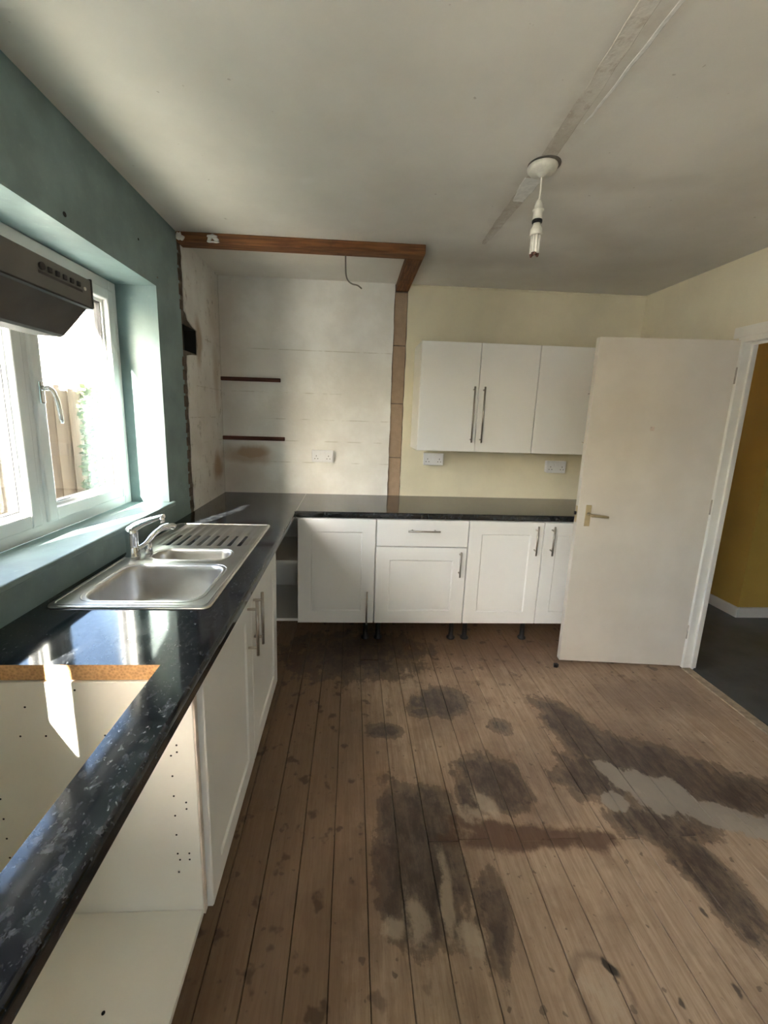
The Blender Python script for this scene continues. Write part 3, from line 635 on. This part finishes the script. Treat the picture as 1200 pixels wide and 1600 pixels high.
NOSE = [(0, .040)] + [(.012 + .012 * math.sin(math.radians(a)), .028 + .012 * math.cos(math.radians(a))) for a in range(0, 91, 15)] + [(.012 + .012 * math.cos(math.radians(a)), .012 - .012 * math.sin(math.radians(a))) for a in range(0, 91, 15)] + [(0, 0)]
XE = .610
xs = [.002, .075, .095, .503, .515, XE - .024]; ys = [-.9, .395, .918, 1.225, 1.80, 3.118]
b = BM(); holes = {(1, 1), (2, 1), (2, 3)}
worktop_cells(b, xs, ys, holes, .870, WT)
prism(b, [(XE - .024 + u, .870 + z) for u, z in NOSE], 1, -.9, 2.528)
box(b, XE - .024, XE, 2.528, 3.118, .870, WT)
bmesh.ops.remove_doubles(b, verts=b.verts, dist=.0002)
wt1 = obj('worktop', b, [M['laminate'], M['chip']]); tag(wt1, 'black marbled worktop along the window wall with hob cut-out and sink', 'worktop')
b = BM(); box(b, .612, 2.74, 2.554, 3.118, .870, WT)
prism(b, [(2.554 - u, .870 + z) for u, z in NOSE], 0, .612, 2.74)
wt2 = obj('worktop', b, M['laminate']); tag(wt2, 'black worktop along the back wall over the three base cabinets', 'worktop')
b = BM(); box(b, .6101, .6119, 2.56, 3.118, .880, WT + .0012); obj('joint_strip', b, M['nickel'], wt2)

# ================================================================== SINK AND TAP
SX0, SX1, SY0, SY1, SZ = .030, .522, 1.205, 2.188, .9165
sk = thing('kitchen_sink', 'stainless steel one and a half bowl sink with ribbed drainer', 'sink', (.276, 1.70, WT))
outer = rrect(SX0 + .006, SX1 - .006, SY0 + .006, SY1 - .006, .02); big = rrect(.100, .472, 1.248, 1.566, .062, 8); sml = rrect(.135, .448, 1.626, 1.752, .05, 8); drn = rrect(.085, .490, 1.800, 2.160, .012, 4)
b = BM(); loops = []
for lp in (outer, big, sml, drn):
    vs = [b.verts.new((x, y, SZ)) for x, y in lp]; es = [b.edges.new((vs[i], vs[(i + 1) % len(vs)])) for i in range(len(vs))]; loops.append((vs, es))
bmesh.ops.triangle_fill(b, use_beauty=True, edges=[e for _, es in loops for e in es])
low = [b.verts.new((x, y, WT + .0006)) for x, y in rrect(SX0, SX1, SY0, SY1, .024)]; hi_ = [b.verts.new((x, y, SZ - .0012)) for x, y in rrect(SX0 + .0015, SX1 - .0015, SY0 + .0015, SY1 - .0015, .023)]
vs = loops[0][0]; n = len(vs)
for i in range(n):
    j = (i + 1) % n; b.faces.new((vs[i], vs[j], hi_[j], hi_[i])).smooth = True; b.faces.new((hi_[i], hi_[j], low[j], low[i])).smooth = True
obj('rim', b, M['steel'], sk)
def bowl(lp, c, depth, nm):
    b = BM(); cx, cy = c
    def ring(inset, z, shrink=None):
        out = []
        for x, y in lp:
            d = Vector((x - cx, y - cy)); L = d.length; s = (L - inset) / L; out.append(b.verts.new((cx + d.x * s, cy + d.y * s, z)))
        return out
    rs = [ring(0, SZ), ring(.003, SZ - .0015), ring(.007, SZ - .006), ring(.010, SZ - .02), ring(.014, SZ - depth * .5), ring(.019, SZ - depth + .035), ring(.026, SZ - depth + .014), ring(.042, SZ - depth + .003), ring(.06, SZ - depth)]
    for A, B_ in zip(rs, rs[1:]):
        for i in range(len(A)): b.faces.new((A[i], A[(i + 1) % len(A)], B_[(i + 1) % len(A)], B_[i])).smooth = True
    b.faces.new(rs[-1])
    o = obj(nm, b, M['steel'], sk)
    b = BM(); lathe(b, cx, cy, [(.0, SZ - depth + .0035), (.030, SZ - depth + .0035), (.036, SZ - depth + .0025), (.039, SZ - depth + .0008)][::1], 24); obj('waste', b, M['chrome'], o)
bowl(big, (.286, 1.407), .150, 'bowl'); bowl(sml, (.29, 1.689), .09, 'bowl')
# raised bead round the bowls
b = BM()
for lp, off in ((big, .010), (sml, .009)):
    cx = sum(p[0] for p in lp) / len(lp); cy = sum(p[1] for p in lp) / len(lp)
    x0, x1 = min(p[0] for p in lp) - off, max(p[0] for p in lp) + off; y0, y1 = min(p[1] for p in lp) - off, max(p[1] for p in lp) + off
    r = rrect(x0, x1, y0, y1, .062, 8); tube(b, [(x, y, SZ - .0005) for x, y in r + r[:1]], .0026, 6)
r = rrect(SX0 + .014, SX1 - .014, SY0 + .014, SY1 - .014, .02, 4); tube(b, [(x, y, SZ - .0005) for x, y in r + r[:1]], .003, 6)
obj('bead', b, M['steel'], sk)
b = BM(); nx, ny = 110, 40; G = []
for i in range(nx + 1):
    row = []
    for j in range(ny + 1):
        x = .085 + .405 * i / nx; y = 1.80 + .36 * j / ny; u = (x - .085) / .405; ph = (u * 9) % 1
        e = min(1, min(u, 1 - u) / .04) * min(1, min(j / ny, 1 - j / ny) / .08); e = max(0, e); e = e * e * (3 - 2 * e)
        ridge = max(0, math.sin(PI * min(1, max(0, (ph - .18) / .64)))) ** .8
        yy = j / ny; m = 1 if .1 < yy < .93 else 0
        row.append(b.verts.new((x, y, SZ - e * (.0055 + .002 * (1 - yy)) + e * ridge * .0045)))
    G.append(row)
for i in range(nx):
    for j in range(ny): b.faces.new((G[i][j], G[i + 1][j], G[i + 1][j + 1], G[i][j + 1])).smooth = True
obj('drainer', b, M['steel'], sk)
tp = thing('mixer_tap', 'chrome mixer tap with swivel spout and side lever at the back of the sink', 'tap', (.066, 1.655, SZ))
b = BM(); lathe(b, .066, 1.655, [(.029, SZ + .0004), (.029, SZ + .006), (.024, SZ + .012), (.0225, SZ + .055), (.024, SZ + .10), (.0225, SZ + .118), (.013, SZ + .128)], 20); obj('body', b, M['chrome'], tp)
b = BM(); pts = curve_pts([(.060, 1.655, SZ + .095), (.075, 1.656, SZ + .120), (.11, 1.660, SZ + .140), (.15, 1.664, SZ + .156), (.195, 1.668, SZ + .170)], 24); tube(b, pts, [.020] * 6 + [.019 - .0006 * i for i in range(len(pts) - 6)], 14)
cyl(b, (.184, 1.667, SZ + .166), (.187, 1.667, SZ + .142), .010); obj('spout', b, M['chrome'], tp)
b = BM(); pts = curve_pts([(.085, 1.66, SZ + .03), (.105, 1.685, SZ + .045), (.125, 1.71, SZ + .075), (.150, 1.735, SZ + .098), (.180, 1.755, SZ + .104), (.195, 1.765, SZ + .094)], 20); tube(b, pts, [.012] * 8 + [.0115] * 4 + [.014] * (len(pts) - 13) + [.009], 12); cyl(b, (.112, 1.69, SZ + .0006), (.110, 1.69, SZ + .050), .017, .013); obj('lever', b, M['chrome'], tp)

# ================================================================== COOKER HOOD
hd = thing('cooker_hood', 'slim grey cooker hood with push buttons over the hob cut-out', 'hood', (.2, .64, 1.656))
HY0, HY1 = .34, .94
prof = [(.002, 1.80), (.34, 1.80), (.385, 1.772), (.398, 1.772), (.398, 1.722), (.385, 1.717), (.12, 1.745), (.002, 1.745)]
b = BM(); prism(b, prof, 1, HY0 + .004, HY1 - .004); obj('body', b, M['hood'], hd)
b = BM(); box(b, .398, .407, HY0, HY1, 1.716, 1.770, .0015); vis = obj('front_panel', b, M['hood'], hd)
b = BM(); prism(b, [(.397, 1.7155), (.345, 1.660), (.338, 1.656), (.278, 1.659), (.20, 1.738), (.385, 1.7155)], 1, HY0 + .002, HY1 - .002); obj('underside', b, M['hood_filter'], hd)
b = BM(); box(b, .395, .4075, HY0, HY1 + .0, 1.7135, 1.7165); obj('lip', b, M['hood_dark'], hd)
b = BM(); box(b, .3975, .4085, HY1 - .002, HY1 + .002, 1.716, 1.772); obj('end_cap', b, M['hood_dark'], hd)
for k in range(6):
    y = .800 + k * .0195; b = BM()
    if k == 0: cyl(b, (.4065, y, 1.752), (.4105, y, 1.752), .0065, seg=14)
    else: box(b, .4065, .4105, y - .0045, y + .0045, 1.747, 1.756, .001)
    o = obj('button', b, M['hood_dark'], hd)
b = BM(); box(b, .4067, .4076, .792, .91, 1.739, 1.7435); obj('button_label', b, M['hood_dark'], hd)
b = BM(); cyl(b, (.4065, .918, 1.748), (.4085, .918, 1.748), .0035, seg=10); obj('indicator', b, M['whitegloss'], hd)

# ================================================================== LARDER REMAINS
def plate(name, label, x0, x1, y0, y1, z0, z1, mat, cat):
    b = BM(); box(b, x0, x1, y0, y1, z0, z1, .003); o = obj(name, b, mat); return tag(o, label, cat)
p1 = plate('timber_head_plate', 'bare red-brown timber running from the blue wall across the ceiling', .002, 1.330, 2.424, 2.512, 2.386, H - .0005, M['timber'], 'timber')
def lump(x, z, w, h, d=.010):
    b = bmesh.new(); bmesh.ops.create_icosphere(b, subdivisions=2, radius=1)
    for v in b.verts:
        n = 1 + .28 * math.sin(v.co.x * 5.1 + x * 90) * math.cos(v.co.z * 4.3 + z * 70); v.co = Vector((x + v.co.x * w * n, 2.4245 + v.co.y * d, z + v.co.z * h * n))
    for f in b.faces: f.smooth = True
    obj('plaster_blob', b, M['patch'], p1)
for q in ((.018, 2.412, .016, .020), (.036, 2.402, .012, .013), (.190, 2.418, .030, .010), (.178, 2.404, .012, .013), (.210, 2.405, .016, .010), (.195, 2.391, .034, .0045)): lump(*q)
plate('timber_head_plate', 'short bare timber running along the ceiling to the back wall above the bare blocks', 1.240, 1.330, 2.5125, D - .001, 2.386, H - .0005, M['timber_y'], 'timber')
plate('shelf_batten', 'upper dark red shelf batten on the larder back wall', .001, .425, D - .022, D - .0005, 1.730, 1.757, M['batten'], 'batten')
plate('shelf_batten', 'lower dark red shelf batten above the brown stain', .001, .452, D - .022, D - .0005, 1.307, 1.335, M['batten'], 'batten')
b = BM(); tube(b, curve_pts([(.894, 2.505, 2.3855), (.895, 2.503, 2.35), (.899, 2.50, 2.285), (.912, 2.50, 2.255), (.935, 2.50, 2.240), (.965, 2.495, 2.232), (.988, 2.49, 2.215)], 30), .0042, 8); tag(obj('loose_cable', b, M['cable']), 'loose grey cable hanging from the ceiling timber', 'cable')

# ================================================================== SOCKETS
def socket(label, x0, x1, z0, z1, boxd=.028, conduit=False):
    t = thing('wall_socket', label, 'socket', ((x0 + x1) / 2, D, z0)); cx = (x0 + x1) / 2; cz = (z0 + z1) / 2
    b = BM(); box(b, x0 + .003, x1 - .003, D - boxd, D - .0005, z0 + .003, z1 - .003, .003); obj('back_box', b, M['whiteplastic'], t)
    b = BM(); box(b, x0, x1, D - boxd - .010, D - boxd, z0, z1, .004, 2); fp = obj('face_plate', b, M['whiteplastic'], t)
    yf = D - boxd - .010
    for s in (-.045, .045):
        b = BM(); box(b, cx + s * .35 - .006, cx + s * .35 + .006, yf - .004, yf + .001, cz + .008, cz + .026, .001); obj('switch', b, M['whiteplastic'], fp)
        b = BM()
        for dx, dz, w, h in ((0, .0, .004, .009), (-.011, -.018, .007, .0045), (.011, -.018, .007, .0045)): box(b, cx + s - w / 2 + dx, cx + s + w / 2 + dx, yf - .0006, yf + .001, cz - .004 + dz, cz - .004 + dz + h)
        obj('pin_hole', b, M['void'], fp)
    if conduit: b = BM(); box(b, cx - .042, cx + .03, D - .05, D - .001, UZ0 - .016, UZ0 - .0005, .002); obj('cable_cover', b, M['black'], t)
socket('white double socket on the larder back wall above the corner', .656, .812, 1.160, 1.250)
socket('white double socket under the double wall cabinet', 1.496, 1.648, 1.158, 1.250, conduit=True)
socket('white double socket under the single wall cabinet beside the door', 2.452, 2.602, 1.122, 1.216, .038, conduit=True)

# ================================================================== CEILING LIGHT
lx, ly = 1.628, 1.672
cl = thing('pendant_light', 'bare low-energy bulb hanging on a short flex from a white ceiling rose', 'lamp', (lx, ly, H))
b = BM(); lathe(b, lx, ly, [(.052, H - .003), (.054, H - .008), (.052, H - .016), (.044, H - .024), (.020, H - .028), (.010, H - .036), (.006, H - .040)], 32); obj('ceiling_rose', b, M['whitegloss'], cl)
b = BM(); lathe(b, lx + .004, ly - .004, [(.058, H - .0002), (.058, H - .0035)], 28); obj('base_plate', b, M['cable'], cl)
b = BM(); tube(b, curve_pts([(lx, ly, H - .036), (lx + .001, ly, 2.35), (lx - .001, ly, 2.315)], 10), .0032, 8); obj('flex', b, M['whitegloss'], cl)
zt = 2.322
b = BM(); lathe(b, lx - .001, ly, [(.006, zt), (.010, zt - .006), (.014, zt - .02), (.015, zt - .032), (.0205, zt - .034), (.0205, zt - .038), (.0165, zt - .040), (.0165, zt - .060), (.018, zt - .066), (.018, zt - .068)], 20); lh = obj('lamp_holder', b, M['whitegloss'], cl)
b = BM(); lathe(b, lx - .001, ly, [(.0175, zt - .068), (.0185, zt - .070), (.0185, zt - .078), (.0145, zt - .080)], 20); obj('holder_ring', b, M['black'], lh)
b = BM(); lathe(b, lx - .001, ly, [(.013, zt - .080), (.014, zt - .088), (.021, zt - .100), (.022, zt - .118), (.020, zt - .121)], 20); bu = obj('bulb', b, M['whitegloss'], cl)
for a in range(3):
    for s in (-1, 1):
        an = a * 2 * PI / 3 + s * .38; x, y = lx - .001 + .0125 * math.cos(an), ly + .0125 * math.sin(an); b = BM(); cyl(b, (x, y, zt - .120), (x, y, zt - .183), .0056, seg=10); obj('tube', b, M['tube'], bu)
b = BM()
for a in range(3):
    an = a * 2 * PI / 3; tube(b, [(lx - .001 + .0125 * math.cos(an - .38), ly + .0125 * math.sin(an - .38), zt - .182), (lx - .001 + .0128 * math.cos(an), ly + .0128 * math.sin(an), zt - .190), (lx - .001 + .0125 * math.cos(an + .38), ly + .0125 * math.sin(an + .38), zt - .182)], .0056, 8)
obj('tube_tip', b, M['scorch'], bu)

# ================================================================== ROOM DOOR
DA = math.atan2(.066, .76)
door = thing('door_1', 'plain white flush room door standing wide open', 'door', (W - .003, 2.272, 0), PI - DA, kind='structure')
# local: x runs from hinge to free edge, +y is towards the camera side after rotation by pi
b = BM(); box(b, .001, .765, -.04, 0.0, .006, 1.984, .0025, 2); obj('door_panel', b, M['door'], door, True)
b = BM(); box(b, .690, .722, 0, .005, .90, 1.03, .002, 2); pl = obj('handle_plate', b, M['brass'], door, True)
b = BM(); cyl(b, (.704, .004, .975), (.704, .045, .975), .009); tube(b, curve_pts([(.704, .043, .975), (.690, .047, .975), (.65, .046, .972), (.605, .044, .968)], 15), [.009] * 4 + [.0085] * 10 + [.007] * 2, 10); obj('handle_lever', b, M['brass'], pl, True)
b = BM(); box(b, .7645, .7665, -.032, -.008, .92, 1.02); obj('latch_plate', b, M['brass'], door, True)
b = BM(); box(b, .7645, .778, -.026, -.014, .965, .985, .002); obj('latch_bolt', b, M['black'], door, True)
b = BM(); box(b, .395, .417, -.0005, .0012, 1.478, 1.502, .0005); obj('mark', b, M['grime'], door, True)['label'] = 'brownish mark left by a hook'
b = BM(); box(b, .30, .302, -.0005, .0008, .25, .262); obj('scuff', b, M['grime'], door, True)
for z in (.20, 1.0, 1.75):
    b = BM(); cyl(b, (.0, .004, z), (.0, .004, z + .09), .005, seg=10); obj('hinge', b, M['nickel'], door, True)
b = BM(); prism(b, [(2.245, 2.268), (2.262, 2.262), (2.275, 2.270), (2.272, 2.284), (2.25, 2.286)], 2, .001, .02); tag(obj('floor_clip', b, M['black']), 'small black plastic clip lying on the floor by the door', 'clip')
